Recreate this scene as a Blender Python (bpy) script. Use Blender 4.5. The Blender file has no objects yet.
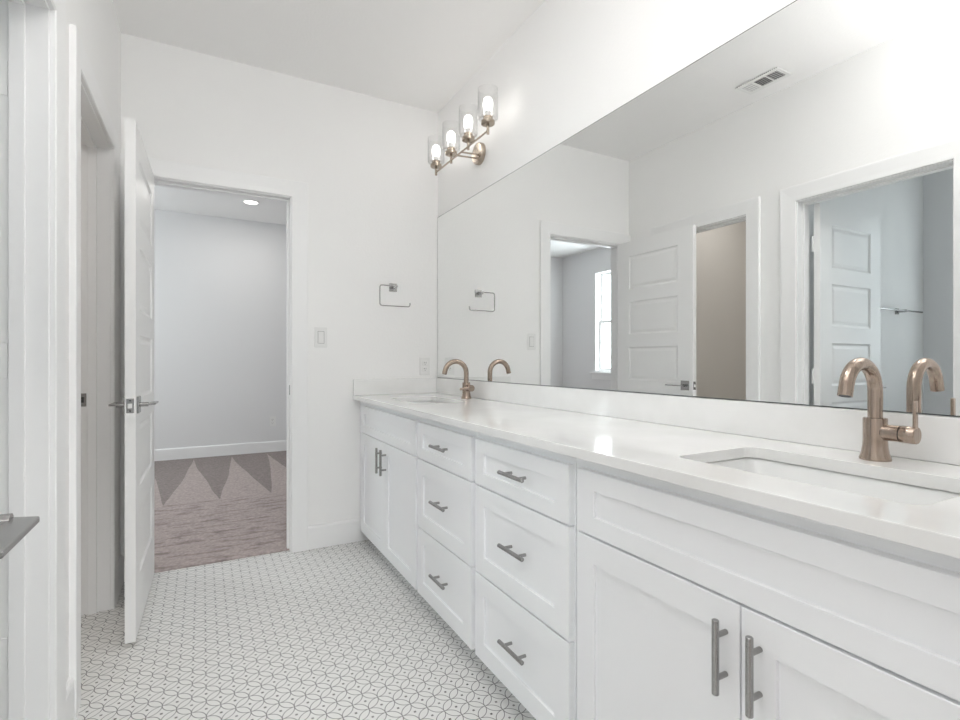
import bpy, bmesh, math
from mathutils import Vector, Matrix

C = bpy.context.scene.collection
SC = bpy.context.scene
PI = math.pi

# ------------------------------------------------------------------ camera
cam_data = bpy.data.cameras.new('camera')
cam = bpy.data.objects.new('camera', cam_data)
C.objects.link(cam)
cam_data.sensor_width = 36.0
cam_data.lens = 508.74 / 960 * 36
cam_data.clip_start = 0.02
cam.location = (0, 0, 1.107)
cam.rotation_euler = (PI / 2, 0, -math.radians(28.6))
SC.camera = cam

# ------------------------------------------------------------------ light, exposure
SC.view_settings.view_transform = 'Standard'
SC.view_settings.look = 'None'
SC.view_settings.gamma = 1
SC.view_settings.use_curve_mapping = False
SC.view_settings.exposure = 0.40
SC.cycles.max_bounces = 16
SC.cycles.diffuse_bounces = 12
SC.cycles.glossy_bounces = 6
SC.cycles.transparent_max_bounces = 12
SC.cycles.sample_clamp_indirect = 6.0
SC.cycles.caustics_reflective = True
SC.cycles.caustics_refractive = False
SC.cycles.use_denoising = True

world = bpy.data.worlds.new('overcast_sky')
SC.world = world
world.use_nodes = True
wb = world.node_tree.nodes['Background']
wb.inputs[0].default_value = (0.97, 0.985, 1.0, 1)

BULB_E = 5.5        # vanity bulbs
BED_W = 4         # recessed lights of the carpeted room, one seen, one added
HALL_W = 31        # added fill lamp in the room behind the camera
HALL_WINDOW_W = 2
CLOSET_W = 3.3
BOUNCE_W = 43
DISC_W = 3.6
WORLD_W = 2.4
wb.inputs[1].default_value = WORLD_W
SIDE_WINDOW_W = 1.5
WINDOW_W = 36      # daylight at each window


def area(name, loc, rot, sx, sy, w, col=(1, 1, 1), shape='RECTANGLE'):
    l = bpy.data.lights.new(name, 'AREA')
    l.shape = shape
    l.size = sx
    l.size_y = sy
    l.energy = w
    l.color = col
    o = bpy.data.objects.new(name, l)
    o.location = loc
    o.rotation_euler = rot
    C.objects.link(o)
    return o


WARM = (1.0, 0.985, 0.965)
COOL = (0.97, 0.985, 1.0)
area('hall_fill_light', (0.3, -1.3, 2.70), (0, 0, 0), 0.5, 0.5, HALL_W, (1, 0.98, 0.95), 'DISK')  # added fill from behind the camera, lamp unseen
area('recessed_lamp_light', (0.44, 5.764, 2.725), (0, 0, 0), 0.13, 0.13, BED_W, (1, 0.97, 0.93), 'DISK')
area('recessed_fill_light_rear', (-1.3, 4.2, 2.725), (0, 0, 0), 0.13, 0.13, BED_W, (1, 0.97, 0.93), 'DISK')  # second recessed lamp, unseen, added to brighten the room
area('closet_fill_light', (-1.25, 2.55, 2.70), (0, 0, 0), 0.25, 0.25, CLOSET_W, (1, 0.97, 0.94), 'DISK')  # added to brighten the closet, source unseen
area('ceiling_fill_disc', (0.45, 1.10, 2.70), (0, 0, 0), 0.30, 0.30, DISC_W, WARM, 'DISK')  # overhead fill added outside the frame
sl = bpy.data.lights.new('fill_uplight', 'SPOT')  # added uplight, bounces fill off the ceiling near the camera
sl.energy = BOUNCE_W
sl.spot_size = math.radians(160)
sl.spot_blend = 0.6
sl.shadow_soft_size = 0.10
slo = bpy.data.objects.new('fill_uplight', sl)
slo.location = (0.02, 0.26, 2.12)
slo.rotation_euler = (math.radians(172), 0, 0)
C.objects.link(slo)
# daylight at the bedroom and side windows, added fill at the hall one (just inside the panes' outer side)
area('window_daylight_bedroom', (-2.50, 5.33, 1.67), (0, -PI / 2, 0), 1.40, 0.84, WINDOW_W, COOL)
sw_l = area('window_daylight_side', (-2.44, 1.16, 1.67), (0, -PI / 2, 0), 1.40, 0.84, SIDE_WINDOW_W, (0.99, 0.995, 1.0))
sw_l.data.spread = math.radians(75)
area('window_fill_hall', (0.2, -3.25, 1.40), (PI / 2, 0, 0), 2.0, 2.0, HALL_WINDOW_W, (0.97, 0.985, 1.0))


# ------------------------------------------------------------------ materials
def mat(name, col, rough=0.5, metal=0.0, spec=0.5, coat=0.0):
    m = bpy.data.materials.new(name)
    m.use_nodes = True
    b = m.node_tree.nodes['Principled BSDF']
    b.inputs['Base Color'].default_value = (*col, 1)
    b.inputs['Roughness'].default_value = rough
    b.inputs['Metallic'].default_value = metal
    b.inputs['Specular IOR Level'].default_value = spec
    b.inputs['Coat Weight'].default_value = coat
    return m


def nt(m):
    n = m.node_tree
    return n, n.nodes['Principled BSDF']


def add_bump(m, scale, dist, strength=0.4, detail=3):
    n, b = nt(m)
    tc = n.nodes.new('ShaderNodeTexCoord')
    no = n.nodes.new('ShaderNodeTexNoise')
    no.inputs['Scale'].default_value = scale
    no.inputs['Detail'].default_value = detail
    bu = n.nodes.new('ShaderNodeBump')
    bu.inputs['Strength'].default_value = strength
    bu.inputs['Distance'].default_value = dist
    n.links.new(tc.outputs['Object'], no.inputs['Vector'])
    n.links.new(no.outputs['Fac'], bu.inputs['Height'])
    n.links.new(bu.outputs['Normal'], b.inputs['Normal'])
    return m


def add_mottle(m, c1, c2, scale, detail=4, stretch=(1, 1, 1), lo=0.35, hi=0.65):
    n, b = nt(m)
    tc = n.nodes.new('ShaderNodeTexCoord')
    mp = n.nodes.new('ShaderNodeMapping')
    mp.inputs['Scale'].default_value = stretch
    no = n.nodes.new('ShaderNodeTexNoise')
    no.inputs['Scale'].default_value = scale
    no.inputs['Detail'].default_value = detail
    cr = n.nodes.new('ShaderNodeValToRGB')
    cr.color_ramp.elements[0].position = lo
    cr.color_ramp.elements[1].position = hi
    cr.color_ramp.elements[0].color = (*c1, 1)
    cr.color_ramp.elements[1].color = (*c2, 1)
    n.links.new(tc.outputs['Object'], mp.inputs['Vector'])
    n.links.new(mp.outputs['Vector'], no.inputs['Vector'])
    n.links.new(no.outputs['Fac'], cr.inputs['Fac'])
    n.links.new(cr.outputs['Color'], b.inputs['Base Color'])
    return m


WALL = add_bump(mat('wall_paint', (0.875, 0.872, 0.866), 0.75, spec=0.3), 90, 0.002, 0.25, 2)
CEILM = add_bump(mat('ceiling_paint', (0.88, 0.875, 0.868), 0.85, spec=0.2), 70, 0.003, 0.3, 2)
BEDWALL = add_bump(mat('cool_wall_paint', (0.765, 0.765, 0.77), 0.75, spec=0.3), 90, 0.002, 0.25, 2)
CLOSETWALL = add_bump(mat('taupe_wall_paint', (0.78, 0.755, 0.72), 0.75, spec=0.3), 90, 0.002, 0.25, 2)
TRIM = mat('trim_enamel', (0.86, 0.86, 0.86), 0.38)
DOORM = mat('door_enamel', (0.86, 0.86, 0.855), 0.42)
CAB = mat('cabinet_enamel', (0.88, 0.89, 0.905), 0.38)
KICK = mat('toe_kick_board', (0.62, 0.62, 0.63), 0.6)
QUARTZ = mat('white_quartz', (0.84, 0.84, 0.83), 0.10)
add_mottle(QUARTZ, (0.80, 0.80, 0.79), (0.85, 0.85, 0.845), 6, 6)
CERAMIC = mat('white_ceramic', (0.83, 0.835, 0.83), 0.12)
PLASTIC = mat('white_plastic', (0.80, 0.80, 0.79), 0.4)
DARK = mat('dark_slot', (0.05, 0.05, 0.05), 0.6)
DUCT = mat('duct_grey', (0.22, 0.22, 0.22), 0.7)
MIRROR = mat('mirror_silver', (0.93, 0.94, 0.935), 0.0, 1.0)
MEDGE = mat('mirror_edge', (0.10, 0.11, 0.11), 0.4, 0.3)
BULBM = mat('bulb_glow', (1, 1, 1), 0.5)
nt(BULBM)[1].inputs['Emission Color'].default_value = (1.0, 0.97, 0.93, 1)
nt(BULBM)[1].inputs['Emission Strength'].default_value = BULB_E
LENS = mat('lamp_lens', (1, 1, 1), 0.5)
nt(LENS)[1].inputs['Emission Color'].default_value = (1.0, 0.97, 0.92, 1)
nt(LENS)[1].inputs['Emission Strength'].default_value = 3.0


def metal(name, c1, c2, rough, stretch):
    m = mat(name, c1, rough, 1.0)
    add_mottle(m, c1, c2, 160, 2, stretch, 0.3, 0.7)
    return m


NICKEL = metal('satin_nickel', (0.36, 0.355, 0.35), (0.39, 0.385, 0.38), 0.26, (1, 1, 1))
BRONZE = metal('champagne_nickel', (0.36, 0.28, 0.23), (0.46, 0.375, 0.315), 0.20, (1, 1, 0.1))
LAMPMETAL = metal('lamp_champagne', (0.40, 0.34, 0.28), (0.50, 0.43, 0.36), 0.26, (1, 1, 1))


def thin_glass(name, tint=(0.97, 0.98, 0.98), refl=0.05, edge=0.6):
    m = bpy.data.materials.new(name)
    m.use_nodes = True
    n = m.node_tree
    n.nodes.clear()
    out = n.nodes.new('ShaderNodeOutputMaterial')
    mix = n.nodes.new('ShaderNodeMixShader')
    tr = n.nodes.new('ShaderNodeBsdfTransparent')
    tr.inputs[0].default_value = (*tint, 1)
    gl = n.nodes.new('ShaderNodeBsdfGlossy')
    gl.inputs['Roughness'].default_value = 0.03
    lw = n.nodes.new('ShaderNodeLayerWeight')
    lw.inputs[0].default_value = 0.25
    mr = n.nodes.new('ShaderNodeMapRange')
    mr.inputs['To Min'].default_value = refl
    mr.inputs['To Max'].default_value = edge
    n.links.new(lw.outputs['Facing'], mr.inputs['Value'])
    n.links.new(mr.outputs[0], mix.inputs[0])
    n.links.new(tr.outputs[0], mix.inputs[1])
    n.links.new(gl.outputs[0], mix.inputs[2])
    n.links.new(mix.outputs[0], out.inputs[0])
    return m


SHADEGLASS = thin_glass('clear_glass', (1, 1, 1), 0.01, 0.8)
PANE = thin_glass('window_glass', (0.90, 0.94, 0.95), 0.04, 0.3)


def M_(n, op, a, b=None, c=None):
    q = n.nodes.new('ShaderNodeMath')
    q.operation = op
    for i, v in enumerate((a, b, c)):
        if v is None:
            continue
        if isinstance(v, (int, float)):
            q.inputs[i].default_value = v
        else:
            n.links.new(v, q.inputs[i])
    return q.outputs[0]


def tile_material():
    """white porcelain mosaic: interlaced circle outlines with a small square in every cell"""
    m = mat('circle_pattern_tile', (0.6, 0.6, 0.6), 0.42)
    n, b = nt(m)
    tc = n.nodes.new('ShaderNodeTexCoord')
    sp = n.nodes.new('ShaderNodeSeparateXYZ')
    n.links.new(tc.outputs['Object'], sp.inputs[0])
    L = 0.0412 * math.sqrt(2)
    k = 1 / (L * math.sqrt(2))
    xs = M_(n, 'SUBTRACT', sp.outputs[0], 0.587)
    ys = M_(n, 'SUBTRACT', sp.outputs[1], 1.545)
    u = M_(n, 'MULTIPLY', M_(n, 'ADD', xs, ys), k)
    v = M_(n, 'MULTIPLY', M_(n, 'SUBTRACT', xs, ys), k)
    fu = M_(n, 'ABSOLUTE', M_(n, 'SUBTRACT', M_(n, 'FRACT', u), 0.5))
    fv = M_(n, 'ABSOLUTE', M_(n, 'SUBTRACT', M_(n, 'FRACT', v), 0.5))

    def ring(cx, cy):
        a = M_(n, 'SUBTRACT', fu, cx)
        c = M_(n, 'SUBTRACT', fv, cy)
        d = M_(n, 'SQRT', M_(n, 'ADD', M_(n, 'MULTIPLY', a, a), M_(n, 'MULTIPLY', c, c)))
        return M_(n, 'ABSOLUTE', M_(n, 'SUBTRACT', d, 0.70711))
    d = M_(n, 'MINIMUM', M_(n, 'MINIMUM', ring(0, 0), ring(1, 0)), ring(0, 1))

    def soft(val, e0, e1):
        mr = n.nodes.new('ShaderNodeMapRange')
        mr.inputs['From Min'].default_value = e0
        mr.inputs['From Max'].default_value = e1
        mr.inputs['To Min'].default_value = 1
        mr.inputs['To Max'].default_value = 0
        n.links.new(val, mr.inputs['Value'])
        return mr.outputs[0]
    line = soft(d, 0.013, 0.028)
    # the small centre square, its sides parallel to the room
    dd = M_(n, 'ADD', fu, fv)
    dot = soft(dd, 0.075, 0.10)
    wn = n.nodes.new('ShaderNodeTexWhiteNoise')
    wn.noise_dimensions = '2D'
    cb = n.nodes.new('ShaderNodeCombineXYZ')
    n.links.new(M_(n, 'FLOOR', u), cb.inputs[0])
    n.links.new(M_(n, 'FLOOR', v), cb.inputs[1])
    n.links.new(cb.outputs[0], wn.inputs['Vector'])
    dot = M_(n, 'MULTIPLY', dot, M_(n, 'MULTIPLY_ADD', wn.outputs['Value'], 0.35, 0.75))
    line = M_(n, 'MULTIPLY', line, 0.84)
    f = M_(n, 'MAXIMUM', line, dot)
    no = n.nodes.new('ShaderNodeTexNoise')
    no.inputs['Scale'].default_value = 14
    n.links.new(tc.outputs['Object'], no.inputs['Vector'])
    base = n.nodes.new('ShaderNodeMix')
    base.data_type = 'RGBA'
    base.inputs[6].default_value = (0.74, 0.735, 0.72, 1)
    base.inputs[7].default_value = (0.79, 0.785, 0.77, 1)
    n.links.new(no.outputs['Fac'], base.inputs[0])
    mx = n.nodes.new('ShaderNodeMix')
    mx.data_type = 'RGBA'
    mx.inputs[7].default_value = (0.05, 0.05, 0.05, 1)
    n.links.new(f, mx.inputs[0])
    n.links.new(base.outputs[2], mx.inputs[6])
    n.links.new(mx.outputs[2], b.inputs['Base Color'])
    bu = n.nodes.new('ShaderNodeBump')
    bu.inputs['Strength'].default_value = 0.3
    bu.inputs['Distance'].default_value = 0.0006
    bu.invert = True
    n.links.new(f, bu.inputs['Height'])
    n.links.new(bu.outputs['Normal'], b.inputs['Normal'])
    return m


def carpet_material():
    """taupe cut pile with vacuum-cleaner wedges and brushed streaks"""
    m = mat('taupe_carpet', (0.3, 0.26, 0.25), 1.0, spec=0.05)
    n, b = nt(m)
    tc = n.nodes.new('ShaderNodeTexCoord')
    sp = n.nodes.new('ShaderNodeSeparateXYZ')
    n.links.new(tc.outputs['Object'], sp.inputs[0])
    wob = n.nodes.new('ShaderNodeTexNoise')
    wob.inputs['Scale'].default_value = 0.8
    n.links.new(tc.outputs['Object'], wob.inputs['Vector'])
    x = M_(n, 'ADD', sp.outputs[0], M_(n, 'MULTIPLY', M_(n, 'SUBTRACT', wob.outputs['Fac'], 0.5), 0.06))

    y = sp.outputs[1]
    t = M_(n, 'DIVIDE', M_(n, 'SUBTRACT', y, 4.50), 1.95)      # 0 at the wedges' base, 1 at their tips
    xx = M_(n, 'SUBTRACT', x, M_(n, 'MULTIPLY', t, -0.02))
    ph = M_(n, 'FRACT', M_(n, 'DIVIDE', M_(n, 'ADD', xx, 0.255), 0.375))
    dist = M_(n, 'ABSOLUTE', M_(n, 'SUBTRACT', ph, 0.5))
    w = M_(n, 'MULTIPLY', M_(n, 'POWER', M_(n, 'MAXIMUM', M_(n, 'SUBTRACT', 1.0, t), 0.0), 1.25), 0.5)
    wedge = M_(n, 'MULTIPLY', M_(n, 'LESS_THAN', dist, w), M_(n, 'GREATER_THAN', t, 0.0))
    dark_far = M_(n, 'GREATER_THAN', t, 0.0)
    # brushed streaks in the front strip
    mp = n.nodes.new('ShaderNodeMapping')
    mp.inputs['Scale'].default_value = (2.6, 10, 1)
    n.links.new(tc.outputs['Object'], mp.inputs['Vector'])
    st = n.nodes.new('ShaderNodeTexNoise')
    st.inputs['Scale'].default_value = 2.2
    st.inputs['Detail'].default_value = 5
    n.links.new(mp.outputs[0], st.inputs['Vector'])
    cr = n.nodes.new('ShaderNodeValToRGB')
    cr.color_ramp.elements[0].position = 0.34
    cr.color_ramp.elements[1].position = 0.50
    n.links.new(st.outputs['Fac'], cr.inputs['Fac'])
    light = (0.46, 0.395, 0.380, 1)
    darkc = (0.30, 0.262, 0.252, 1)
    front = n.nodes.new('ShaderNodeMix')
    front.data_type = 'RGBA'
    front.inputs[6].default_value = (0.31, 0.262, 0.25, 1)
    front.inputs[7].default_value = light
    n.links.new(cr.outputs['Color'], front.inputs[0])
    far = n.nodes.new('ShaderNodeMix')
    far.data_type = 'RGBA'
    far.inputs[6].default_value = darkc
    far.inputs[7].default_value = light
    n.links.new(wedge, far.inputs[0])
    mx = n.nodes.new('ShaderNodeMix')
    mx.data_type = 'RGBA'
    n.links.new(dark_far, mx.inputs[0])
    n.links.new(front.outputs[2], mx.inputs[6])
    n.links.new(far.outputs[2], mx.inputs[7])
    gr = n.nodes.new('ShaderNodeTexNoise')
    gr.inputs['Scale'].default_value = 60
    gr.inputs['Detail'].default_value = 3
    n.links.new(tc.outputs['Object'], gr.inputs['Vector'])
    gm = n.nodes.new('ShaderNodeMix')
    gm.data_type = 'RGBA'
    gm.blend_type = 'MULTIPLY'
    gm.inputs[0].default_value = 1.0
    gv = M_(n, 'MULTIPLY_ADD', gr.outputs['Fac'], 0.9, 0.55)
    n.links.new(mx.outputs[2], gm.inputs[6])
    n.links.new(gv, gm.inputs[7])
    n.links.new(gm.outputs[2], b.inputs['Base Color'])
    fib = n.nodes.new('ShaderNodeTexNoise')
    fib.inputs['Scale'].default_value = 160
    fib.inputs['Detail'].default_value = 2
    n.links.new(tc.outputs['Object'], fib.inputs['Vector'])
    bu = n.nodes.new('ShaderNodeBump')
    bu.inputs['Strength'].default_value = 0.8
    bu.inputs['Distance'].default_value = 0.006
    n.links.new(fib.outputs['Fac'], bu.inputs['Height'])
    n.links.new(bu.outputs['Normal'], b.inputs['Normal'])
    return m


TILE = tile_material()
CARPET = carpet_material()


# ------------------------------------------------------------------ helpers
def obj(name, bm, m, parent=None, smooth=False, bevel=0.0, seg=2):
    bmesh.ops.recalc_face_normals(bm, faces=bm.faces[:])
    me = bpy.data.meshes.new(name)
    bm.to_mesh(me)
    bm.free()
    if smooth:
        me.polygons.foreach_set('use_smooth', [True] * len(me.polygons))
    me.materials.append(m)
    o = bpy.data.objects.new(name, me)
    C.objects.link(o)
    o.parent = parent
    if bevel:
        md = o.modifiers.new('bevel', 'BEVEL')
        md.width = bevel
        md.segments = seg
        md.limit_method = 'ANGLE'
        md.angle_limit = math.radians(40)
    if smooth:
        md = o.modifiers.new('split', 'EDGE_SPLIT')
        md.split_angle = math.radians(38)
    return o


def box(bm, x0, x1, y0, y1, z0, z1):
    vs = [bm.verts.new((x, y, z)) for x in (x0, x1) for y in (y0, y1) for z in (z0, z1)]
    for f in ((0, 1, 3, 2), (4, 6, 7, 5), (0, 4, 5, 1), (2, 3, 7, 6), (0, 2, 6, 4), (1, 5, 7, 3)):
        bm.faces.new([vs[i] for i in f])


def bx(*a):
    bm = bmesh.new()
    for q in (a if isinstance(a[0], (tuple, list)) else [a]):
        box(bm, *q)
    return bm


def lathe(prof, seg=32, axis='Z', loc=(0, 0, 0), bm=None):
    """prof: list of (radius, height); closed with caps where the radius is not 0"""
    bm = bm or bmesh.new()
    rings = []
    for r, h in prof:
        ring = []
        for i in range(seg):
            a = 2 * PI * i / seg
            p = (r * math.cos(a), r * math.sin(a), h)
            if axis == 'X':
                p = (p[2], p[0], p[1])
            elif axis == 'Y':
                p = (p[0], p[2], p[1])
            ring.append(bm.verts.new(Vector(p) + Vector(loc)))
        rings.append(ring)
    for a, b in zip(rings, rings[1:]):
        for i in range(seg):
            bm.faces.new((a[i], a[(i + 1) % seg], b[(i + 1) % seg], b[i]))
    return bm, rings


def solid_lathe(prof, seg=32, axis='Z', loc=(0, 0, 0), bm=None):
    bm, rings = lathe(prof, seg, axis, loc, bm)
    bm.faces.new(rings[0])
    bm.faces.new(rings[-1])
    return bm


def tube(pts, r, seg=16, bm=None, caps=True):
    """round tube along a polyline, r a number or one radius per point"""
    bm = bm or bmesh.new()
    pts = [Vector(p) for p in pts]
    n = len(pts)
    rs = r if isinstance(r, (list, tuple)) else [r] * n
    ref = None
    rings = []
    for i, p in enumerate(pts):
        t = (pts[min(i + 1, n - 1)] - pts[max(i - 1, 0)]).normalized()
        if ref is None:
            ref = Vector((0, 0, 1)) if abs(t.z) < 0.9 else Vector((1, 0, 0))
        ref = (ref - t * ref.dot(t)).normalized()
        bi = t.cross(ref)
        rings.append([bm.verts.new(p + (ref * math.cos(2 * PI * k / seg) + bi * math.sin(2 * PI * k / seg)) * rs[i])
                      for k in range(seg)])
    for a, b in zip(rings, rings[1:]):
        for i in range(seg):
            bm.faces.new((a[i], a[(i + 1) % seg], b[(i + 1) % seg], b[i]))
    if caps:
        bm.faces.new(rings[0])
        bm.faces.new(rings[-1])
    return bm


def rounded_path(pts, rad, n=6):
    pts = [Vector(p) for p in pts]
    out = [pts[0]]
    for a, b, c in zip(pts, pts[1:], pts[2:]):
        d1 = (a - b).normalized()
        d2 = (c - b).normalized()
        p0, p1 = b + d1 * rad, b + d2 * rad
        for i in range(n + 1):
            t = i / n
            out.append((1 - t) ** 2 * p0 + 2 * t * (1 - t) * b + t * t * p1)
    out.append(pts[-1])
    return out


def plate(axis, us, vs, w0, w1, holes):
    """a slab with rectangular holes and no inner faces; axis = thickness axis.
    us, vs = (min, max); holes = [(u0, u1, v0, v1)]"""
    ub = sorted({us[0], us[1], *[h[i] for h in holes for i in (0, 1)]})
    vb = sorted({vs[0], vs[1], *[h[i] for h in holes for i in (2, 3)]})
    bm = bmesh.new()
    cache = {}

    def V(u, v, w):
        key = (round(u, 5), round(v, 5), round(w, 5))
        if key not in cache:
            p = {'x': (w, u, v), 'y': (u, w, v), 'z': (u, v, w)}[axis]
            cache[key] = bm.verts.new(p)
        return cache[key]

    def solid(i, j):
        if i < 0 or j < 0 or i >= len(ub) - 1 or j >= len(vb) - 1:
            return False
        cu, cv = (ub[i] + ub[i + 1]) / 2, (vb[j] + vb[j + 1]) / 2
        return not any(h[0] < cu < h[1] and h[2] < cv < h[3] for h in holes)
    for i in range(len(ub) - 1):
        for j in range(len(vb) - 1):
            if not solid(i, j):
                continue
            a, b, c, d = ub[i], ub[i + 1], vb[j], vb[j + 1]
            for w in (w0, w1):
                bm.faces.new((V(a, c, w), V(b, c, w), V(b, d, w), V(a, d, w)))
            if not solid(i - 1, j):
                bm.faces.new((V(a, c, w0), V(a, d, w0), V(a, d, w1), V(a, c, w1)))
            if not solid(i + 1, j):
                bm.faces.new((V(b, c, w0), V(b, d, w0), V(b, d, w1), V(b, c, w1)))
            if not solid(i, j - 1):
                bm.faces.new((V(a, c, w0), V(b, c, w0), V(b, c, w1), V(a, c, w1)))
            if not solid(i, j + 1):
                bm.faces.new((V(a, d, w0), V(b, d, w0), V(b, d, w1), V(a, d, w1)))
    return bm


def empty(name, loc=(0, 0, 0), rz=0.0, parent=None):
    o = bpy.data.objects.new(name, None)
    o.empty_display_size = 0.1
    o.location = loc
    o.rotation_euler = (0, 0, rz)
    C.objects.link(o)
    o.parent = parent
    return o


def tag(o, label=None, cat=None, group=None, kind=None):
    for k, v in (('label', label), ('category', cat), ('group', group), ('kind', kind)):
        if v:
            o[k] = v
    return o


def struct(name, bm, m, label=None, **kw):
    return tag(obj(name, bm, m, **kw), label, kind='structure')


def rename_mesh_origin(o, p):
    """move a mesh object's origin to p without moving the mesh"""
    o.data.transform(Matrix.Translation(-Vector(p)))
    o.location = p
    return o


# ------------------------------------------------------------------ dimensions
D = 3.094          # back wall face
XR = 1.370         # mirror wall face
XL = -0.359        # left wall face
WT = 0.115         # wall thickness
YF = 0.036         # front wall face (camera stands in its doorway)
H = 2.744          # ceiling
HEAD = 2.040       # door openings' head
J = 0.018          # jamb board
XO = XL - WT       # outer face of left wall
YB = D + WT        # outer face of back wall
O1 = (2.065, 2.762)      # doorway 1 in the left wall (closet)
O2 = (1.0325, 1.739)     # doorway 2 in the left wall (side room)
OB = (-0.270, 0.4425)    # doorway in the back wall
OF = (-0.262, 0.500)     # doorway in the front wall
XW = -2.29         # side room's window wall
XB = -2.35         # carpeted room's window wall
YE = 6.54          # carpeted room's far wall

# ------------------------------------------------------------------ room shell
struct('floor', bx(XW, XR, -0.08, D + 0.036, -0.10, 0.0), TILE, 'white mosaic tile floor with grey interlaced circles and small dots')
struct('floor', bx(XB, 2.3, D + 0.036, YE, -0.10, 0.010), CARPET, 'taupe carpet with vacuum wedges in the room beyond the open doorway')
struct('floor', bx(-1.2, 2.2, -3.05, -0.08, -0.10, 0.0), CARPET)

struct('ceiling', bx(XW - 0.2, XR + WT, YF - WT, YB - 0.001, H, H + 0.1), CEILM)
struct('ceiling', bx(XB - 0.2, 2.4, YB, YE + 0.1, H, H + 0.1), CEILM)
struct('ceiling', bx(-1.3, 2.3, -3.15, YF - WT - 0.001, H, H + 0.1), CEILM)


def wall(name, axis, us, w0, w1, holes=(), m=WALL, label=None):
    return struct(name, plate(axis, us, (0, H), w0, w1, list(holes)), m, label)


def hole(o, z=HEAD):
    return (o[0] - J, o[1] + J, 0, z + J)


wall('wall_left', 'x', (YF, D), XO, XL, [hole(O1), hole(O2)])
wall('wall_right', 'x', (YF, D), XR, XR + WT)
wall('wall_back', 'y', (XL, XR + WT), D, YB, [hole(OB)])
wall('wall_front', 'y', (XL - WT, XR + WT), YF - WT, YF, [hole(OF)])
# closet behind doorway 1
CW = 1.86 + 0.115
wall('wall_closet_side', 'y', (XW, XO), 1.86, CW, m=WALL)
wall('wall_closet_back', 'y', (XW - 0.15, XL), D, YB, m=CLOSETWALL)
wall('wall_closet_far', 'x', (CW, D), XW - 0.15, XW, m=CLOSETWALL)
# side room behind doorway 2
WIN2 = (0.72, 1.60, 0.93, 2.40)
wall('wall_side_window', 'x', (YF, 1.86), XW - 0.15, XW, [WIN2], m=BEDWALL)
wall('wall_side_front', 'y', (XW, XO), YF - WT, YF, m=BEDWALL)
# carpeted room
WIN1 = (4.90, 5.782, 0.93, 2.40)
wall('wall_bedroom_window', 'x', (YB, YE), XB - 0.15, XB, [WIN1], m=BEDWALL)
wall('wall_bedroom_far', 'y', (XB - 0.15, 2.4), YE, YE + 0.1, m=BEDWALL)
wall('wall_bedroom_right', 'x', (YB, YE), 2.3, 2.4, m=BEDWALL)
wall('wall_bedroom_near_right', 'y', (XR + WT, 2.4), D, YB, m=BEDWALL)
# room behind the camera
WIN3 = (-0.85, 1.25, 0.35, 2.45)  # opening of the unseen window added for fill light
wall('wall_hall_left', 'x', (-3.05, YF - WT), -1.3, -1.2)
wall('wall_hall_right', 'x', (-3.05, YF - WT), 2.2, 2.3)
wall('wall_hall_far', 'y', (-1.3, 2.3), -3.15, -3.05, [WIN3])
wall('wall_hall_near_left', 'y', (-1.2, XL - WT), YF - WT, YF - 0.02)
wall('wall_hall_near_right', 'y', (XR + WT, 2.2), YF - WT, YF - 0.02)


# ------------------------------------------------------------------ door frames
def casing(side_axis, o, face, out, parent, top=HEAD, left=True, right=True):
    """flat mitred casing round an opening. side_axis 'x' = wall normal is x; out = +1/-1 the side it faces"""
    bm = bmesh.new()
    rv, cw = 0.005, 0.0915
    prof = [(0, 0), (0, 0.011), (0.004, 0.0145), (0.030, 0.0150), (0.080, 0.018), (0.089, 0.018), (cw, 0.0155), (cw, 0)]
    a, b, t = o[0] - rv, o[1] + rv, top + rv
    rows = []
    for w, th in prof:
        pts = [(a - w, 0), (a - w, t + w), (b + w, t + w), (b + w, 0)]
        row = []
        for u, z in pts:
            n = face + out * th
            row.append(bm.verts.new((n, u, z) if side_axis == 'x' else (u, n, z)))
        rows.append(row)
    for r0, r1 in zip(rows, rows[1:] + rows[:1]):
        for i in range(3):
            bm.faces.new((r0[i], r0[i + 1], r1[i + 1], r1[i]))
    bm.faces.new([r[0] for r in rows])
    bm.faces.new([r[3] for r in rows])
    return obj('casing', bm, TRIM, parent)


def frame(name, side_axis, o, w0, w1, stop, label, casings=(1, 1)):
    """door frame: jamb lining, stop, casing on both faces. w0<w1 wall faces; stop=(s0,s1) along the normal"""
    t = tag(empty(name, ((w0 + w1) / 2, (o[0] + o[1]) / 2, 0) if side_axis == 'x' else ((o[0] + o[1]) / 2, (w0 + w1) / 2, 0)),
            label, kind='structure')
    base = Vector(t.location)

    def add(nm, bm, m=TRIM):
        bmesh.ops.translate(bm, verts=bm.verts[:], vec=-base)
        return obj(nm, bm, m, t, bevel=0.0015)

    def slab(u0, u1, n0, n1, z0, z1):
        return (n0, n1, u0, u1, z0, z1) if side_axis == 'x' else (u0, u1, n0, n1, z0, z1)
    add('jamb', bx(slab(o[0] - J, o[0], w0, w1, 0.001, HEAD + J), slab(o[1], o[1] + J, w0, w1, 0.001, HEAD + J),
                   slab(o[0], o[1], w0, w1, HEAD, HEAD + J)))
    s0, s1 = stop
    e = 0.011
    add('door_stop', bx(slab(o[0], o[0] + e, s0, s1, 0.001, HEAD), slab(o[1] - e, o[1], s0, s1, 0.001, HEAD),
                        slab(o[0] + e, o[1] - e, s0, s1, HEAD - e, HEAD)))
    if casings[0]:
        c = casing(side_axis, o, w0, -1, t)
        c.data.transform(Matrix.Translation(-base))
    if casings[1]:
        c = casing(side_axis, o, w1, 1, t)
        c.data.transform(Matrix.Translation(-base))
    return t, base


def child_box(nm, t, base, m, *boxes, bevel=0.001):
    bm = bx(*boxes)
    bmesh.ops.translate(bm, verts=bm.verts[:], vec=-base)
    return obj(nm, bm, m, t, bevel=bevel)


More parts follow.
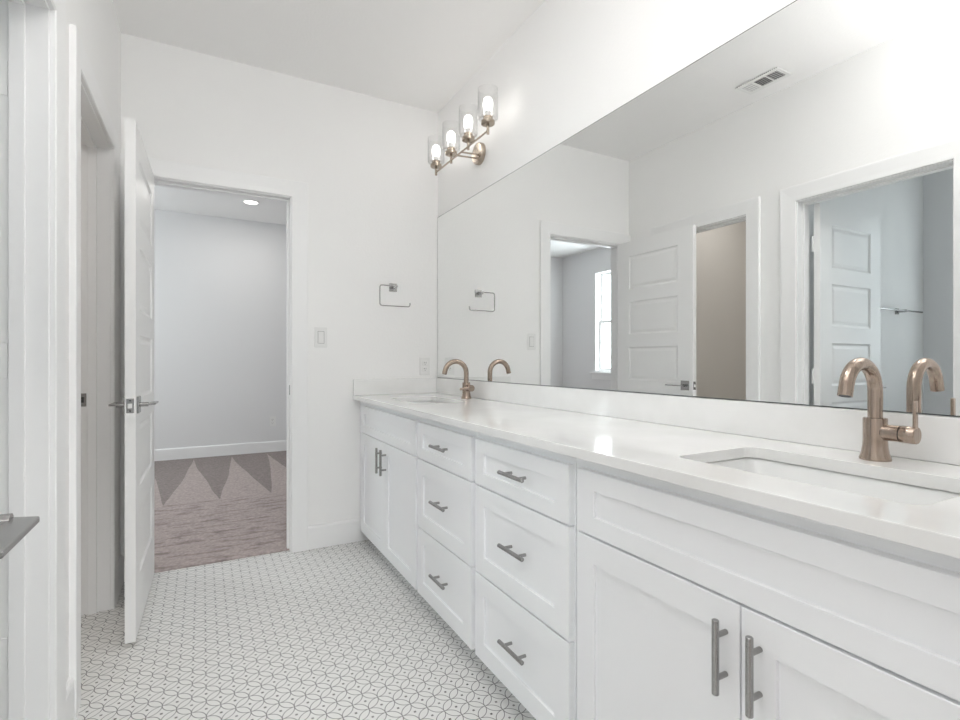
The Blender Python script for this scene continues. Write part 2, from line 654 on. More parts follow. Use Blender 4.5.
f1, b1 = frame('trim_1', 'x', O1, XO, XL, (-0.439, -0.407), 'white door frame of the dim closet left of the open panelled door')
child_box('strike_plate', f1, b1, NICKEL, (-0.472, -0.444, O1[1] - 0.0015, O1[1] + 0.001, 0.905, 0.962))
child_box('latch_hole', f1, b1, DARK, (-0.464, -0.452, O1[1] - 0.0022, O1[1] - 0.001, 0.922, 0.945), bevel=0)
f2, b2 = frame('trim_2', 'x', O2, XO, XL, (-0.439, -0.407), 'white door frame of the side room nearest the left picture edge')
child_box('strike_plate', f2, b2, NICKEL, (-0.472, -0.444, O2[0] - 0.001, O2[0] + 0.0015, 0.905, 0.962))
for hz in (0.30, 1.06, 1.79):
    child_box('hinge_leaf', f2, b2, TRIM, (-0.474, -0.442, O2[1] - 0.002, O2[1] + 0.001, hz, hz + 0.09))
f3, b3 = frame('trim_3', 'y', OB, D, YB, (D + 0.037, D + 0.069), 'white door frame in the back wall opening to the carpeted room')
child_box('strike_plate', f3, b3, NICKEL, (OB[1] - 0.0015, OB[1] + 0.001, D + 0.006, D + 0.032, 0.905, 0.962))
f4, b4 = frame('trim_4', 'y', OF, YF - WT, YF, (YF - 0.069, YF - 0.037), 'white door frame behind the camera', (1, 0))


# ------------------------------------------------------------------ panel doors
def door_leaf(name, w, h, parent, th=0.035):
    """moulded five-panel leaf: x 0..w from the hinge, y -th/2..th/2"""
    bm = bmesh.new()
    st = 0.125
    panels = [(st, w - st, 1.906 - 0.357 * i - 0.258, 1.906 - 0.357 * i) for i in range(5)]
    us = [0, st, w - st, w]
    vs = sorted({0, h, *[p[2] for p in panels], *[p[3] for p in panels]})
    for s in (-1, 1):
        y = s * th / 2
        for i in range(3):
            for j in range(len(vs) - 1):
                a, b, c, d = us[i], us[i + 1], vs[j], vs[j + 1]
                if i == 1 and any(abs(p[2] - c) < 1e-6 for p in panels):
                    rings = []
                    for ins, dep in ((0, 0), (0.004, 0.004), (0.012, 0.0075), (0.016, 0.0075), (0.034, 0.0035)):
                        yy = y - s * dep
                        rings.append([bm.verts.new(p) for p in ((a + ins, yy, c + ins), (b - ins, yy, c + ins),
                                                                (b - ins, yy, d - ins), (a + ins, yy, d - ins))])
                    for r0, r1 in zip(rings, rings[1:]):
                        for k in range(4):
                            bm.faces.new((r0[k], r0[(k + 1) % 4], r1[(k + 1) % 4], r1[k]))
                    bm.faces.new(rings[-1])
                else:
                    bm.faces.new([bm.verts.new(p) for p in ((a, y, c), (b, y, c), (b, y, d), (a, y, d))])
    t2 = th / 2
    for x in (0, w):
        bm.faces.new([bm.verts.new(p) for p in ((x, -t2, 0), (x, t2, 0), (x, t2, h), (x, -t2, h))])
    for z in (0, h):
        bm.faces.new([bm.verts.new(p) for p in ((0, -t2, z), (w, -t2, z), (w, t2, z), (0, t2, z))])
    bmesh.ops.remove_doubles(bm, verts=bm.verts[:], dist=1e-5)
    return obj(name, bm, DOORM, parent)


def lever(parent, x, z, s, y0, toward=-1):
    """square rose, round neck, flat wide blade pointing to the hinge. s = side (+1/-1)"""
    t = empty('lever_handle', (x, 0, z), 0, parent)
    t['label'] = 'satin nickel lever handle'

    def yy(a, b):
        return tuple(sorted((s * (y0 + a), s * (y0 + b))))
    obj('rose', bx(-0.033, 0.033, *yy(0, 0.008), -0.033, 0.033), NICKEL, t, bevel=0.0015)
    bm = tube([(0, s * (y0 + 0.008), 0), (0, s * (y0 + 0.036), 0)], 0.0090, 20)
    obj('neck', bm, NICKEL, t, smooth=True)
    # blade: a flat plate, its outer edge the longer one
    bm = bmesh.new()
    a0, a1 = s * (y0 + 0.028), s * (y0 + 0.061)
    k = toward
    out = [(k * -0.010, a0), (k * 0.003, a1), (k * 0.122, a1), (k * 0.126, s * (y0 + 0.056)), (k * 0.120, s * (y0 + 0.046)), (k * 0.02, a0)]
    lo = [bm.verts.new((p[0], p[1], -0.0035)) for p in out]
    hi = [bm.verts.new((p[0], p[1], 0.0035)) for p in out]
    bm.faces.new(lo)
    bm.faces.new(hi)
    for i in range(len(out)):
        bm.faces.new((lo[i], lo[(i + 1) % 6], hi[(i + 1) % 6], hi[i]))
    obj('blade', bm, NICKEL, t, bevel=0.0015)
    return t


def door(name, pivot, rz, w, label, side=1, levers=True):
    """pivot = hinge line on the leaf's centre plane"""
    t = tag(empty(name, pivot, rz), label, kind='structure')
    h = 2.022
    door_leaf('door_leaf', w, h, t)
    for s in (-1, 1):
        lever(t, w - 0.062, 0.93 - pivot[2], s, 0.0175)
    zc = 0.93 - pivot[2]
    obj('latch_plate', bx(w - 0.0005, w + 0.0012, -0.0125, 0.0125, zc - 0.028, zc + 0.028), NICKEL, t, bevel=0.0005)
    o = obj('latch_bolt', bx(w + 0.001, w + 0.009, -0.007, 0.007, zc - 0.009, zc + 0.009), PLASTIC, t, bevel=0.001)
    for sz in (-0.020, 0.020):
        bm = tube([(w + 0.0005, 0, zc + sz), (w + 0.002, 0, zc + sz)], 0.0032, 12)
        obj('screw', bm, DARK, t)
    for hz in (0.18, 0.95, 1.74):
        bm = tube([(-0.004, side * 0.0215, hz), (-0.004, side * 0.0215, hz + 0.09)], 0.0055, 12)
        obj('hinge', bm, TRIM if name == 'door_2' else NICKEL, t, smooth=True)
    return t


# back doorway's door: hinged on the left jamb, open into the bathroom about 90 degrees
door('door_1', (-0.2340, D - 0.014, 0.016), math.atan2(-0.715, -0.0115), 0.712,
     'white five-panel door standing open in front of the carpeted room', side=-1)
# side room's door: hinged on the far jamb, open into the side room (seen in the mirror)
door('door_2', (XO - 0.008, 1.698, 0.016), PI + 0.009, 0.700,
     'white five-panel door of the side room, seen in the mirror above the near tap', side=-1)
# entrance door beside the camera, open against the left wall; only its lever reaches into the frame
door('door_3', (-0.2375, YF + 0.006, 0.016), PI / 2, 0.755,
     'entrance door folded against the left wall, its lever at the left picture edge', side=1)


# ------------------------------------------------------------------ baseboards
def baseboard(name, axis, us, face, out):
    t, h = 0.014, 0.136
    prof = [(0, 0.001), (t, 0.001), (t, h - 0.012), (t - 0.004, h - 0.003), (t - 0.008, h), (0, h)]
    bm = bmesh.new()
    rows = [[bm.verts.new(((face + out * w, u, z) if axis == 'x' else (u, face + out * w, z))) for w, z in prof] for u in us]
    for i in range(6):
        bm.faces.new((rows[0][i], rows[0][(i + 1) % 6], rows[1][(i + 1) % 6], rows[1][i]))
    bm.faces.new(rows[0])
    bm.faces.new(rows[1])
    struct(name, bm, TRIM)


cwd = 0.0965
baseboard('baseboard_back', 'y', (OB[1] + cwd, 0.90), D, -1)
baseboard('baseboard_left', 'x', (O2[1] + cwd, O1[0] - cwd), XL, 1)
baseboard('baseboard_left', 'x', (O1[1] + cwd, D - 0.018), XL, 1)
baseboard('baseboard_left', 'x', (YF, O2[0] - cwd), XL, 1)
baseboard('baseboard_bedroom', 'y', (XB, 2.3), YE, -1)
baseboard('baseboard_bedroom', 'x', (YB, YE - 0.014), XB, 1)
baseboard('baseboard_closet', 'y', (XW, XO), D, -1)
baseboard('baseboard_closet', 'x', (CW, D - 0.014), XW, 1)
baseboard('baseboard_side', 'y', (XW, XO), 1.86, -1)
baseboard('baseboard_side', 'x', (YF, 1.846), XW, 1)


# ------------------------------------------------------------------ windows
def window(name, axis, face, out, o, label):
    """double-hung window in a drywall-deep recess. o=(u0,u1,z0,z1); out = direction into the room"""
    u0, u1, z0, z1 = o
    t = tag(empty(name), label, kind='structure')

    def B(a0, a1, n0, n1, c0, c1):
        n = tuple(sorted((face + out * n0, face + out * n1)))
        return (*n, a0, a1, c0, c1) if axis == 'x' else (a0, a1, *n, c0, c1)
    e = 0.001
    obj('window_frame', bx(B(u0 + e, u0 + 0.02, -0.148, -0.002, z0, z1), B(u1 - 0.02, u1 - e, -0.148, -0.002, z0, z1),
                           B(u0 + 0.02, u1 - 0.02, -0.148, -0.002, z1 - 0.02, z1 - e),
                           B(u0 + 0.02, u1 - 0.02, -0.148, -0.002, z0 + e, z0 + 0.02)), TRIM, t, bevel=0.001)
    zm = (z0 + z1) / 2
    f = 0.04
    for nm, n0, n1, a, b in (('lower_sash', -0.105, -0.075, z0 + 0.02, zm + 0.02), ('upper_sash', -0.138, -0.108, zm - 0.02, z1 - 0.02)):
        s = obj(nm, bx(B(u0 + 0.02, u0 + 0.02 + f, n0, n1, a, b), B(u1 - 0.02 - f, u1 - 0.02, n0, n1, a, b),
                       B(u0 + 0.02 + f, u1 - 0.02 - f, n0, n1, a, a + f), B(u0 + 0.02 + f, u1 - 0.02 - f, n0, n1, b - f, b)),
                TRIM, t, bevel=0.002)
        nc = (n0 + n1) / 2
        obj('pane', bx(B(u0 + 0.02 + f, u1 - 0.02 - f, nc - 0.003, nc + 0.003, a + f, b - f)), PANE, s)
    obj('stool', bx(B(u0 - 0.06, u1 + 0.06, -0.002, 0.045, z0 - 0.022, z0)), TRIM, t, bevel=0.003)
    obj('apron', bx(B(u0 - 0.04, u1 + 0.04, 0.0, 0.015, z0 - 0.105, z0 - 0.022)), TRIM, t, bevel=0.002)
    return t


window('window_1', 'x', XB, 1, WIN1, 'tall double-hung window of the carpeted room, seen through the doorway in the mirror')
window('window_2', 'x', XW, 1, WIN2, 'window of the side room, only its sill end visible in the mirror')
window('fill_window', 'y', -3.05, 1, WIN3, 'unseen window behind the camera, added to let in fill light')

# ------------------------------------------------------------------ vanity cabinets
FX = 0.829        # face of doors and drawers
FT = 0.019
FR = FX + FT      # face frame plane
CT = 0.892        # counter top
CB = 0.866        # counter underside


def shaker(bm, y0, y1, z0, z1, rail=0.062, x0=FX, th=FT):
    """shaker front facing -x"""
    y0, y1 = min(y0, y1), max(y0, y1)

    def ring(ins, x):
        return [bm.verts.new(p) for p in ((x, y0 + ins, z0 + ins), (x, y1 - ins, z0 + ins), (x, y1 - ins, z1 - ins), (x, y0 + ins, z1 - ins))]
    r = rail
    rings = [ring(0, x0 + th), ring(0, x0 + 0.0012), ring(0.0012, x0), ring(r - 0.0008, x0), ring(r, x0 + 0.0012), ring(r, x0 + 0.0080)]
    for a, b in zip(rings, rings[1:]):
        for k in range(4):
            bm.faces.new((a[k], a[(k + 1) % 4], b[(k + 1) % 4], b[k]))
    bm.faces.new(rings[0])
    bm.faces.new(rings[-1])
    return bm


def slim_rails(bm, y0, y1, z0, z1):
    """shaker front with 62 mm stiles and 41 mm rails, for the low top row"""
    def ring(iy, iz, x):
        return [bm.verts.new(p) for p in ((x, y0 + iy, z0 + iz), (x, y1 - iy, z0 + iz), (x, y1 - iy, z1 - iz), (x, y0 + iy, z1 - iz))]
    ry, rz = 0.062, 0.046
    x0 = FX
    rings = [ring(0, 0, x0 + FT), ring(0, 0, x0 + 0.0012), ring(0.0012, 0.0012, x0), ring(ry - 0.0008, rz - 0.0008, x0),
             ring(ry, rz, x0 + 0.0012), ring(ry, rz, x0 + 0.0080)]
    for a, b in zip(rings, rings[1:]):
        for k in range(4):
            bm.faces.new((a[k], a[(k + 1) % 4], b[(k + 1) % 4], b[k]))
    bm.faces.new(rings[0])
    bm.faces.new(rings[-1])
    return bm


def pull(parent, y, z, vertical):
    """bar pull with two posts, 133 mm long"""
    t = empty('bar_pull', (FX, y, z), 0, parent)
    t['label'] = 'satin nickel bar pull'
    d = Vector((0, 0, 1)) if vertical else Vector((0, 1, 0))
    c = Vector((-0.029, 0, 0))
    e, r = 0.0665, 0.0062
    pts = [c - d * e, c - d * (e - 0.0012), c + d * (e - 0.0012), c + d * e]
    obj('bar', tube(pts, [r - 0.0012, r, r, r - 0.0012], 20), NICKEL, t, smooth=True)
    for s in (-1, 1):
        q = d * (s * 0.038)
        obj('post', tube([Vector((0, 0, 0)) + q, Vector((-0.028, 0, 0)) + q], 0.0048, 16), NICKEL, t, smooth=True)
    return t


def carcass(t, y0, y1, filler=(0, 0)):
    """hollow box: sides, bottom, face frame; y0<y1 cabinet limits"""
    w = 0.018
    fz = 0.088
    st = 0.042
    a, b = y0 - filler[0], y1 + filler[1]
    e = 0.0005
    g = 0.0015
    bm = bx((FR + 0.019, XR - 0.012, y0 + e, y0 + w, 0.10, CB - e), (FR + 0.019, XR - 0.012, y1 - w, y1 - e, 0.10, CB - e),
            (FR + 0.019, XR - 0.012, y0 + w, y1 - w, fz + 0.002, fz + 0.020),
            (FR, FR + 0.019, a + g, y0 + st, fz, CB - e), (FR, FR + 0.019, y1 - st, b - g, fz, CB - e),
            (FR, FR + 0.019, y0 + st, y1 - st, CB - 0.045, CB - e), (FR, FR + 0.019, y0 + st, y1 - st, fz, fz + 0.03),
            (FR, FR + 0.019, y0 + st, y1 - st, 0.66, 0.69))
    obj('carcass', bm, CAB, t)
    obj('toe_kick', bx(0.915, 0.933, a + e, b - e, 0.001, fz + 0.001), CAB, t)


Z_TOP = (0.680, 0.835)
Z_DOOR = (0.088, 0.6745)


def sink_cabinet(y0, y1, label, split, pulls, filler):
    t = tag(empty('sink_cabinet', (0, 0, 0)), label, 'cabinet')
    carcass(t, y0, y1, filler)
    a, b = y0 + 0.015, min(y1 - 0.015, 1.009 if y1 < 1.5 else 9)
    obj('false_front', slim_rails(bmesh.new(), a, b, *Z_TOP), CAB, t)
    for s, (c, d) in enumerate(((split + 0.0015, b), (a, split - 0.0015))):
        dr = obj('cabinet_door', shaker(bmesh.new(), c, d, *Z_DOOR), CAB, t)
        pull(dr, pulls[s], 0.579, True)
    return t


def drawer_cabinet(y0, y1, a, b, label):
    t = tag(empty('drawer_cabinet', (0, 0, 0)), label, 'cabinet')
    carcass(t, y0, y1)
    for i, (z0, z1, hz) in enumerate(((0.680, 0.835, 0.762), (0.380, 0.6745, 0.537), (0.088, 0.3745, 0.242))):
        bm = slim_rails(bmesh.new(), a, b, z0, z1) if i == 0 else shaker(bmesh.new(), a, b, z0, z1)
        dr = obj('drawer', bm, CAB, t)
        pull(dr, (a + b) / 2 - 0.018, hz, False)
    return t


sink_cabinet(2.105, 3.020, 'white shaker sink cabinet in the back corner, with two short doors', 2.563, (2.602, 2.533), (0, 0.0735))
drawer_cabinet(1.577, 2.105, 1.586, 2.096, 'white three-drawer shaker cabinet farther away, beside the far sink cabinet')
drawer_cabinet(1.035, 1.577, 1.042, 1.556, 'white three-drawer shaker cabinet nearer the camera, beside the near sink cabinet')
sink_cabinet(0.112, 1.035, 'white shaker sink cabinet nearest the camera, under the near sink', 0.5655, (0.5935, 0.5295), (0.0755, 0))

# ------------------------------------------------------------------ countertop, sinks
SINKS = ((0.924, 1.200, 0.345, 0.790), (0.924, 1.200, 2.330, 2.770))


def round_rect(x0, x1, y0, y1, r, n=6):
    pts = []
    for cx, cy, a0 in ((x1 - r, y1 - r, 0), (x0 + r, y1 - r, PI / 2), (x0 + r, y0 + r, PI), (x1 - r, y0 + r, 1.5 * PI)):
        for i in range(n + 1):
            a = a0 + PI / 2 * i / n
            pts.append((cx + r * math.cos(a), cy + r * math.sin(a)))
    return pts


CX0 = 0.803
ctop = tag(empty('countertop', (1.09, 1.565, CB)), 'long white quartz vanity countertop holding two sinks, on the white cabinets', 'countertop')
bm = bmesh.new()
loops = [[(CX0, YF + 0.001), (XR - 0.001, YF + 0.001), (XR - 0.001, D - 0.001), (CX0, D - 0.001)]] + [round_rect(*s, 0.03) for s in SINKS]
edges = []
for lp in loops:
    vs = [bm.verts.new((x, y, CT)) for x, y in lp]
    edges += [bm.edges.new((vs[i], vs[(i + 1) % len(vs)])) for i in range(len(vs))]
bmesh.ops.triangle_fill(bm, edges=edges, use_beauty=True, use_dissolve=False)
ret = bmesh.ops.extrude_face_region(bm, geom=bm.faces[:])
bmesh.ops.translate(bm, verts=[g for g in ret['geom'] if isinstance(g, bmesh.types.BMVert)], vec=(0, 0, CB - CT))
bmesh.ops.translate(bm, verts=bm.verts[:], vec=(-1.09, -1.565, -CB))
obj('slab', bm, QUARTZ, ctop, bevel=0.0018)
for nm, q, lb in (('backsplash', (XR - 0.021, XR - 0.001, YF + 0.001, D - 0.001, CT + 0.0004, 0.989), 'long low white quartz backsplash strip under the mirror'),
                  ('backsplash', (CX0 + 0.001, XR - 0.0215, D - 0.021, D - 0.001, CT + 0.0004, 0.989), 'short white quartz side splash on the back wall at the counter end')):
    o = rename_mesh_origin(obj(nm, bx(*q), QUARTZ, bevel=0.0018), ((q[0] + q[1]) / 2, (q[2] + q[3]) / 2, q[4]))
    tag(o, lb, 'backsplash')



def sink(s, label):
    x0, x1, y0, y1 = s
    cx, cy = (x0 + x1) / 2, (y0 + y1) / 2
    t = tag(empty('sink', (cx, cy, 0.73)), label, 'sink', 'undermount sinks of the vanity')
    g = 0.008
    levels = [(x0 - g - 0.02, x1 + g + 0.02, y0 - g - 0.02, y1 + g + 0.02, 0.035, CB - 0.001),
              (x0 - g, x1 + g, y0 - g, y1 + g, 0.035, CB - 0.001),
              (x0 - g + 0.004, x1 + g - 0.004, y0 - g + 0.004, y1 + g - 0.004, 0.035, CB - 0.006),
              (x0 + 0.006, x1 - 0.006, y0 + 0.010, y1 - 0.010, 0.040, 0.770),
              (x0 + 0.016, x1 - 0.016, y0 + 0.022, y1 - 0.022, 0.045, 0.748),
              (x0 + 0.035, x1 - 0.035, y0 + 0.045, y1 - 0.045, 0.050, 0.741),
              (cx - 0.024, cx + 0.024, cy - 0.024, cy + 0.024, 0.0239, 0.735)]
    bm = bmesh.new()
    rings = [[bm.verts.new((x - cx, y - cy, z - 0.73)) for x, y in round_rect(a, b, c, d, r)] for a, b, c, d, r, z in levels]
    for a, b in zip(rings, rings[1:]):
        for i in range(len(a)):
            bm.faces.new((a[i], a[(i + 1) % len(a)], b[(i + 1) % len(a)], b[i]))
    o = obj('basin', bm, CERAMIC, t, smooth=True)
    md = o.modifiers.new('thick', 'SOLIDIFY')
    md.thickness = 0.008
    md.offset = -1
    bm = solid_lathe([(0.0215, 0.0), (0.0215, 0.0065), (0.017, 0.008), (0.001, 0.0085)], 24)
    obj('drain', bm, NICKEL, t, smooth=True)
    return t


tag(sink(SINKS[0], 'x'), 'white rectangular undermount sink at the right, nearest the camera')
tag(sink(SINKS[1], 'x'), 'white rectangular undermount sink in the far corner of the countertop')


# ------------------------------------------------------------------ taps
def tap(x, y, rz, R, label, lever_forward):
    t = tag(empty('faucet', (x, y, CT), rz), label, 'faucet', 'single handle taps of the vanity')
    body = [(0.0285, 0.0), (0.0288, 0.004), (0.0275, 0.007), (0.0248, 0.016), (0.0226, 0.030), (0.0220, 0.042), (0.0220, 0.088), (0.0210, 0.0905), (0.0150, 0.0908)]
    obj('body', solid_lathe(body, 40), BRONZE, t, smooth=True)
    # gooseneck: vertical rise, half circle, short drop, leaning to the bowl (-x)
    zr = 0.207 - R
    pts = [Vector((0, 0, 0.085)), Vector((0, 0, 0.115)), Vector((0, 0, zr))]
    n = 22
    for i in range(1, n + 1):
        a = PI * 0.94 * i / n
        pts.append(Vector((-R + R * math.cos(a), 0, zr + R * math.sin(a))))
    last = pts[-1]
    dr = (pts[-1] - pts[-2]).normalized()
    pts.append(last + dr * 0.012)
    pts.append(last + dr * 0.018)
    obj('spout', tube(pts, 0.0136, 28), BRONZE, t, smooth=True)
    bm = tube([pts[-1] - dr * 0.001, pts[-1] + dr * 0.0008], 0.0105, 20)
    obj('aerator', bm, DARK, t)
    # side valve and lever
    zz = 0.061
    bm = solid_lathe([(0.0172, -0.016), (0.0172, -0.0455)], 32, 'Y', (0, 0, zz))
    obj('valve_neck', bm, BRONZE, t, smooth=True)
    bm = solid_lathe([(0.0150, -0.0450), (0.0150, -0.0480)], 32, 'Y', (0, 0, zz))
    obj('valve_groove', bm, DARK, t, smooth=True)
    hd = empty('handle', (0, 0, zz), 0, t)
    bm = solid_lathe([(0.0172, -0.0475), (0.0180, -0.0490), (0.0180, -0.0725), (0.0165, -0.0745)], 32, 'Y')
    obj('knob', bm, BRONZE, hd, smooth=True)
    obj('lever', bx(-0.0065, 0.0065, -0.0735, -0.0675, 0.0, 0.070), BRONZE, hd, bevel=0.002)
    if lever_forward:
        hd.rotation_euler = (0, -PI / 2 - 0.05, 0)
    return t


tap(1.275, 0.556, 0, 0.0595, 'champagne nickel gooseneck tap behind the near sink, its lever upright', False)
tap(1.288, 2.522, -math.radians(3), 0.0640, 'champagne nickel gooseneck tap behind the far sink, its lever turned forward', True)

# ------------------------------------------------------------------ mirror
mr = tag(empty('mirror', (XR, 1.56, 0.991)), 'huge frameless wall mirror above the vanity backsplash', 'mirror')
y0m, y1m = YF + 0.004 - 1.56, D - 0.004 - 1.56
obj('mirror_glass', bx(-0.0062, -0.0055, y0m + 0.0015, y1m - 0.0015, 0.0015, 1.0555), MIRROR, mr)
obj('mirror_edge', bx(-0.0056, -0.0005, y0m - 0.001, y1m + 0.001, -0.0012, 1.0582), MEDGE, mr)

# ------------------------------------------------------------------ vanity light
BX, BZ = 1.235, 2.238
vl = tag(empty('vanity_light', (XR, 2.50, 2.25)), 'four-light champagne bar wall lamp with clear glass shades, above the mirror', 'wall lamp')


def L(p):
    return (p[0] - XR, p[1] - 2.50, p[2] - 2.25)


obj('wall_plate', solid_lathe([(0.060, -0.0005), (0.060, -0.020), (0.056, -0.026), (0.020, -0.027)], 40, 'X', L((XR, 2.505, 2.262))), LAMPMETAL, vl, smooth=True)
for s in (-1, 1):
    obj('arm', tube([L((XR - 0.025, 2.505 + s * 0.026, 2.245)), L((BX, 2.505 + s * 0.026, BZ))], 0.0045, 14), LAMPMETAL, vl, smooth=True)
obj('cross_bar', tube([L((BX, 2.812, BZ)), L((BX, 2.190, BZ))], 0.0050, 16), LAMPMETAL, vl, smooth=True)
for i in range(4):
    yb = 2.818 - i * 0.2115
    hub = empty('lamp_holder', L((BX, yb, 0)), 0, vl)
    z = lambda q: q
    obj('socket', solid_lathe([(0.0070, 2.220), (0.0070, 2.267), (0.0310, 2.268), (0.0340, 2.271), (0.0340, 2.285), (0.0310, 2.2875), (0.0245, 2.288), (0.0245, 2.303), (0.0210, 2.306)], 36), LAMPMETAL, hub, smooth=True)
    bm, _ = lathe([(0.0330, 2.2925), (0.0460, 2.2930), (0.0495, 2.2960), (0.0505, 2.3010), (0.0505, 2.4420), (0.0485, 2.4420), (0.0485, 2.3020), (0.0470, 2.2985), (0.0330, 2.2970)], 40)
    obj('glass_shade', bm, SHADEGLASS, hub, smooth=True)
    obj('bulb_base', solid_lathe([(0.0130, 2.3065), (0.0130, 2.320), (0.0160, 2.327), (0.0185, 2.3315)], 28), PLASTIC, hub, smooth=True)
    obj('bulb', solid_lathe([(0.0185, 2.332), (0.0215, 2.342), (0.0235, 2.358), (0.0235, 2.376), (0.0200, 2.391), (0.0120, 2.399), (0.001, 2.4010)], 28), BULBM, hub, smooth=True)

# ------------------------------------------------------------------ wall fittings
# towel ring
tr = tag(empty('towel_ring', (1.057, D, 1.565)), 'open square satin nickel towel ring on the back wall above the far counter end', 'towel ring')
obj('mount', bx(-0.025, 0.025, -0.010, -0.0005, -0.025, 0.025), NICKEL, tr, bevel=0.0015)
obj('post', bx(-0.010, 0.010, -0.062, -0.010, -0.009, 0.009), NICKEL, tr, bevel=0.0015)
pts = rounded_path([(0.014, -0.055, 0.004), (-0.101, -0.055, 0.004), (-0.101, -0.055, -0.122), (0.095, -0.055, -0.122), (0.095, -0.055, -0.097)], 0.016)
obj('ring', tube(pts, 0.0036, 12), NICKEL, tr, smooth=True)

# light switch
sw = tag(empty('light_switch', (0.614, D, 1.241)), 'white rocker light switch on the back wall beside the carpeted room doorway', 'light switch')
obj('cover_plate', bx(-0.037, 0.037, -0.006, -0.0005, -0.060, 0.060), PLASTIC, sw, bevel=0.002)
obj('rocker', bx(-0.0165, 0.0165, -0.0095, -0.006, -0.034, 0.034), PLASTIC, sw, bevel=0.0015)
obj('rocker_gap', bx((-0.0185, -0.0168, -0.0065, -0.0058, -0.036, 0.036), (0.0168, 0.0185, -0.0065, -0.0058, -0.036, 0.036),
                     (-0.0168, 0.0168, -0.0065, -0.0058, 0.0343, 0.036), (-0.0168, 0.0168, -0.0065, -0.0058, -0.036, -0.0343)), DUCT, sw)


def outlet(loc, label, rz=0):
    t = tag(empty('wall_outlet', loc, rz), label, 'outlet', 'white duplex wall outlets')
    obj('cover_plate', bx(-0.036, 0.036, -0.0055, -0.0005, -0.058, 0.058), PLASTIC, t, bevel=0.002)
    for s in (-1, 1):
        r = obj('receptacle', bx(-0.017, 0.017, -0.0075, -0.0055, s * 0.0195 - 0.014, s * 0.0195 + 0.014), PLASTIC, t, bevel=0.002)
        obj('slot', bx((-0.0075, -0.0050, -0.0079, -0.0072, s * 0.0195 - 0.001, s * 0.0195 + 0.008),
                       (0.0050, 0.0075, -0.0079, -0.0072, s * 0.0195 - 0.001, s * 0.0195 + 0.008),
                       (-0.002, 0.002, -0.0079, -0.0072, s * 0.0195 - 0.010, s * 0.0195 - 0.006)), DARK, r)
    return t


outlet((1.275, D, 1.067), 'white duplex outlet on the back wall beside the mirror corner')
outlet((0.735, YE, 0.372), 'white outlet low on the far wall of the carpeted room')

# towel bar in the side room
tb = tag(empty('towel_bar', (-1.55, 1.86, 1.472)), 'thin nickel towel bar on the side room wall, seen in the mirror', 'towel bar')
obj('bar', tube([(0.40, -0.060, 0), (-0.56, -0.060, 0)], 0.0065, 14), NICKEL, tb, smooth=True)
for xq in (0.30, -0.30):
    obj('mount', bx(xq - 0.022, xq + 0.022, -0.010, -0.0005, -0.022, 0.022), NICKEL, tb, bevel=0.0015)
    obj('post', bx(xq - 0.008, xq + 0.008, -0.066, -0.010, -0.010, 0.010), NICKEL, tb, bevel=0.0015)

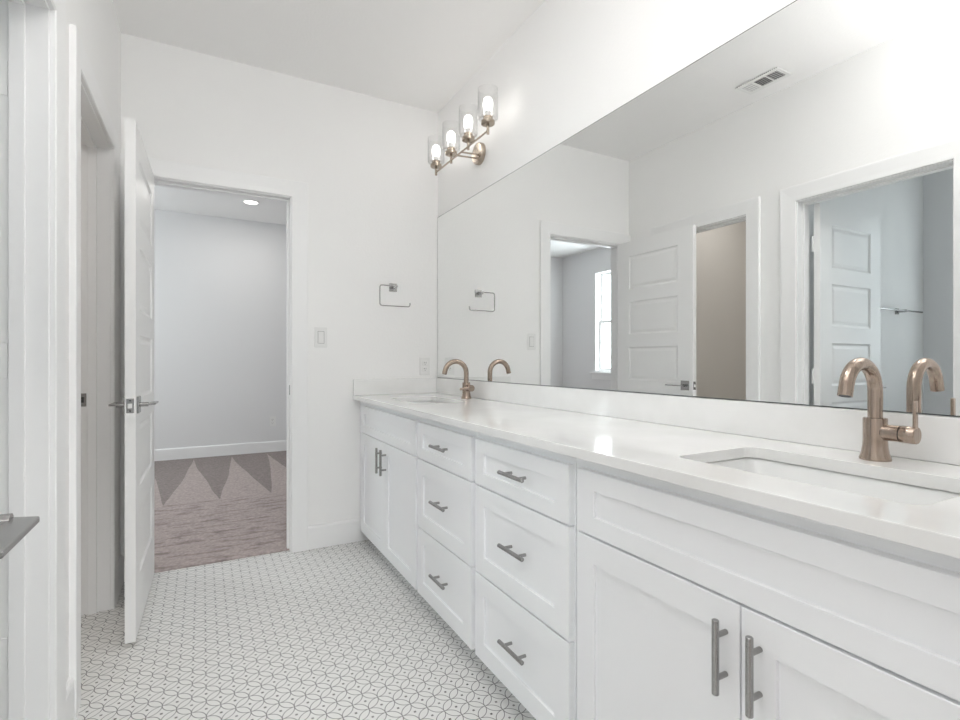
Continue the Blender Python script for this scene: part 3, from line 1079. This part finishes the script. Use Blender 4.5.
# ceiling vent (seen in the mirror)
vt = tag(empty('ceiling_vent', (-0.153, 1.820, H)), 'white rectangular three-section ceiling air vent, seen in the mirror', 'vent')
vw, vh = 0.074, 0.128
obj('vent_backing', bx(-vw + 0.02, vw - 0.02, -vh + 0.02, vh - 0.02, -0.004, -0.0005), DUCT, vt)
secs = [(-0.106, -0.040), (-0.034, 0.034), (0.040, 0.106)]
obj('vent_frame', plate('z', (-vw, vw), (-vh, vh), -0.010, -0.004, [(-0.046, 0.046, a, b) for a, b in secs]), PLASTIC, vt, bevel=0.002)
for k, (a, b) in enumerate(secs):
    n = 5
    for i in range(n):
        bm = bmesh.new()
        if k == 1:
            c = -0.046 + 0.092 * (i + 0.5) / n
            box(bm, -0.0048, 0.0048, a + 0.001, b - 0.001, -0.0006, 0.0006)
            bmesh.ops.rotate(bm, verts=bm.verts[:], cent=(0, 0, 0), matrix=Matrix.Rotation(math.radians(35), 3, 'Y'))
            bmesh.ops.translate(bm, verts=bm.verts[:], vec=(c, 0, -0.0075))
        else:
            c = a + (b - a) * (i + 0.5) / n
            box(bm, -0.0455, 0.0455, -0.0036, 0.0036, -0.0006, 0.0006)
            bmesh.ops.rotate(bm, verts=bm.verts[:], cent=(0, 0, 0), matrix=Matrix.Rotation(math.radians(40 if k == 0 else -40), 3, 'X'))
            bmesh.ops.translate(bm, verts=bm.verts[:], vec=(0, c, -0.0075))
        obj('louver', bm, PLASTIC, vt)

# recessed ceiling lights of the carpeted room: one seen, one added as fill
for i, (xq, yq, lb) in enumerate(((0.44, 5.764, 'round recessed ceiling light glowing beyond the doorway'),
                                  (-1.3, 4.2, 'added round recessed fill light out of view in the carpeted room'))):
    dl = tag(empty('recessed_light', (xq, yq, H)), lb, 'ceiling light')
    bm, _ = lathe([(0.066, -0.0005), (0.066, -0.006), (0.090, -0.004), (0.090, -0.0005)], 40)
    obj('trim_ring', bm, PLASTIC, dl, smooth=True)
    obj('lens', solid_lathe([(0.065, -0.0005), (0.065, -0.004)], 40), LENS, dl)
# unseen ceiling lamps added to fill the bathroom, closet and room behind the camera
for xq, yq, r, lb in ((0.45, 1.10, 0.16, 'added flush round ceiling lamp, fills the bathroom from out of view'),
                      (-1.25, 2.55, 0.14, 'added flush round ceiling lamp, fills the closet from out of view'),
                      (0.3, -1.3, 0.26, 'added flush round ceiling lamp, unseen fill from behind the camera')):
    cl = tag(empty('fill_ceiling_lamp', (xq, yq, H)), lb, 'ceiling light')
    obj('lamp_base', solid_lathe([(r, -0.0005), (r, -0.030), (r - 0.01, -0.034)], 40), PLASTIC, cl, smooth=True)
bl = tag(empty('fill_bowl_lamp', (0.02, 0.26, H)), 'added hanging bowl round the fill uplight, overhead and out of view', 'ceiling light')  # bowl shape added around the unseen fill uplight
obj('rod', tube([(0, 0, -0.001), (0, 0, -0.68)], 0.005, 12), NICKEL, bl, smooth=True)
bm, _ = lathe([(0.001, -0.700), (0.08, -0.690), (0.15, -0.655), (0.185, -0.600), (0.181, -0.600), (0.147, -0.650), (0.08, -0.683), (0.001, -0.692)], 40)
obj('bowl', bm, PLASTIC, bl, smooth=True)
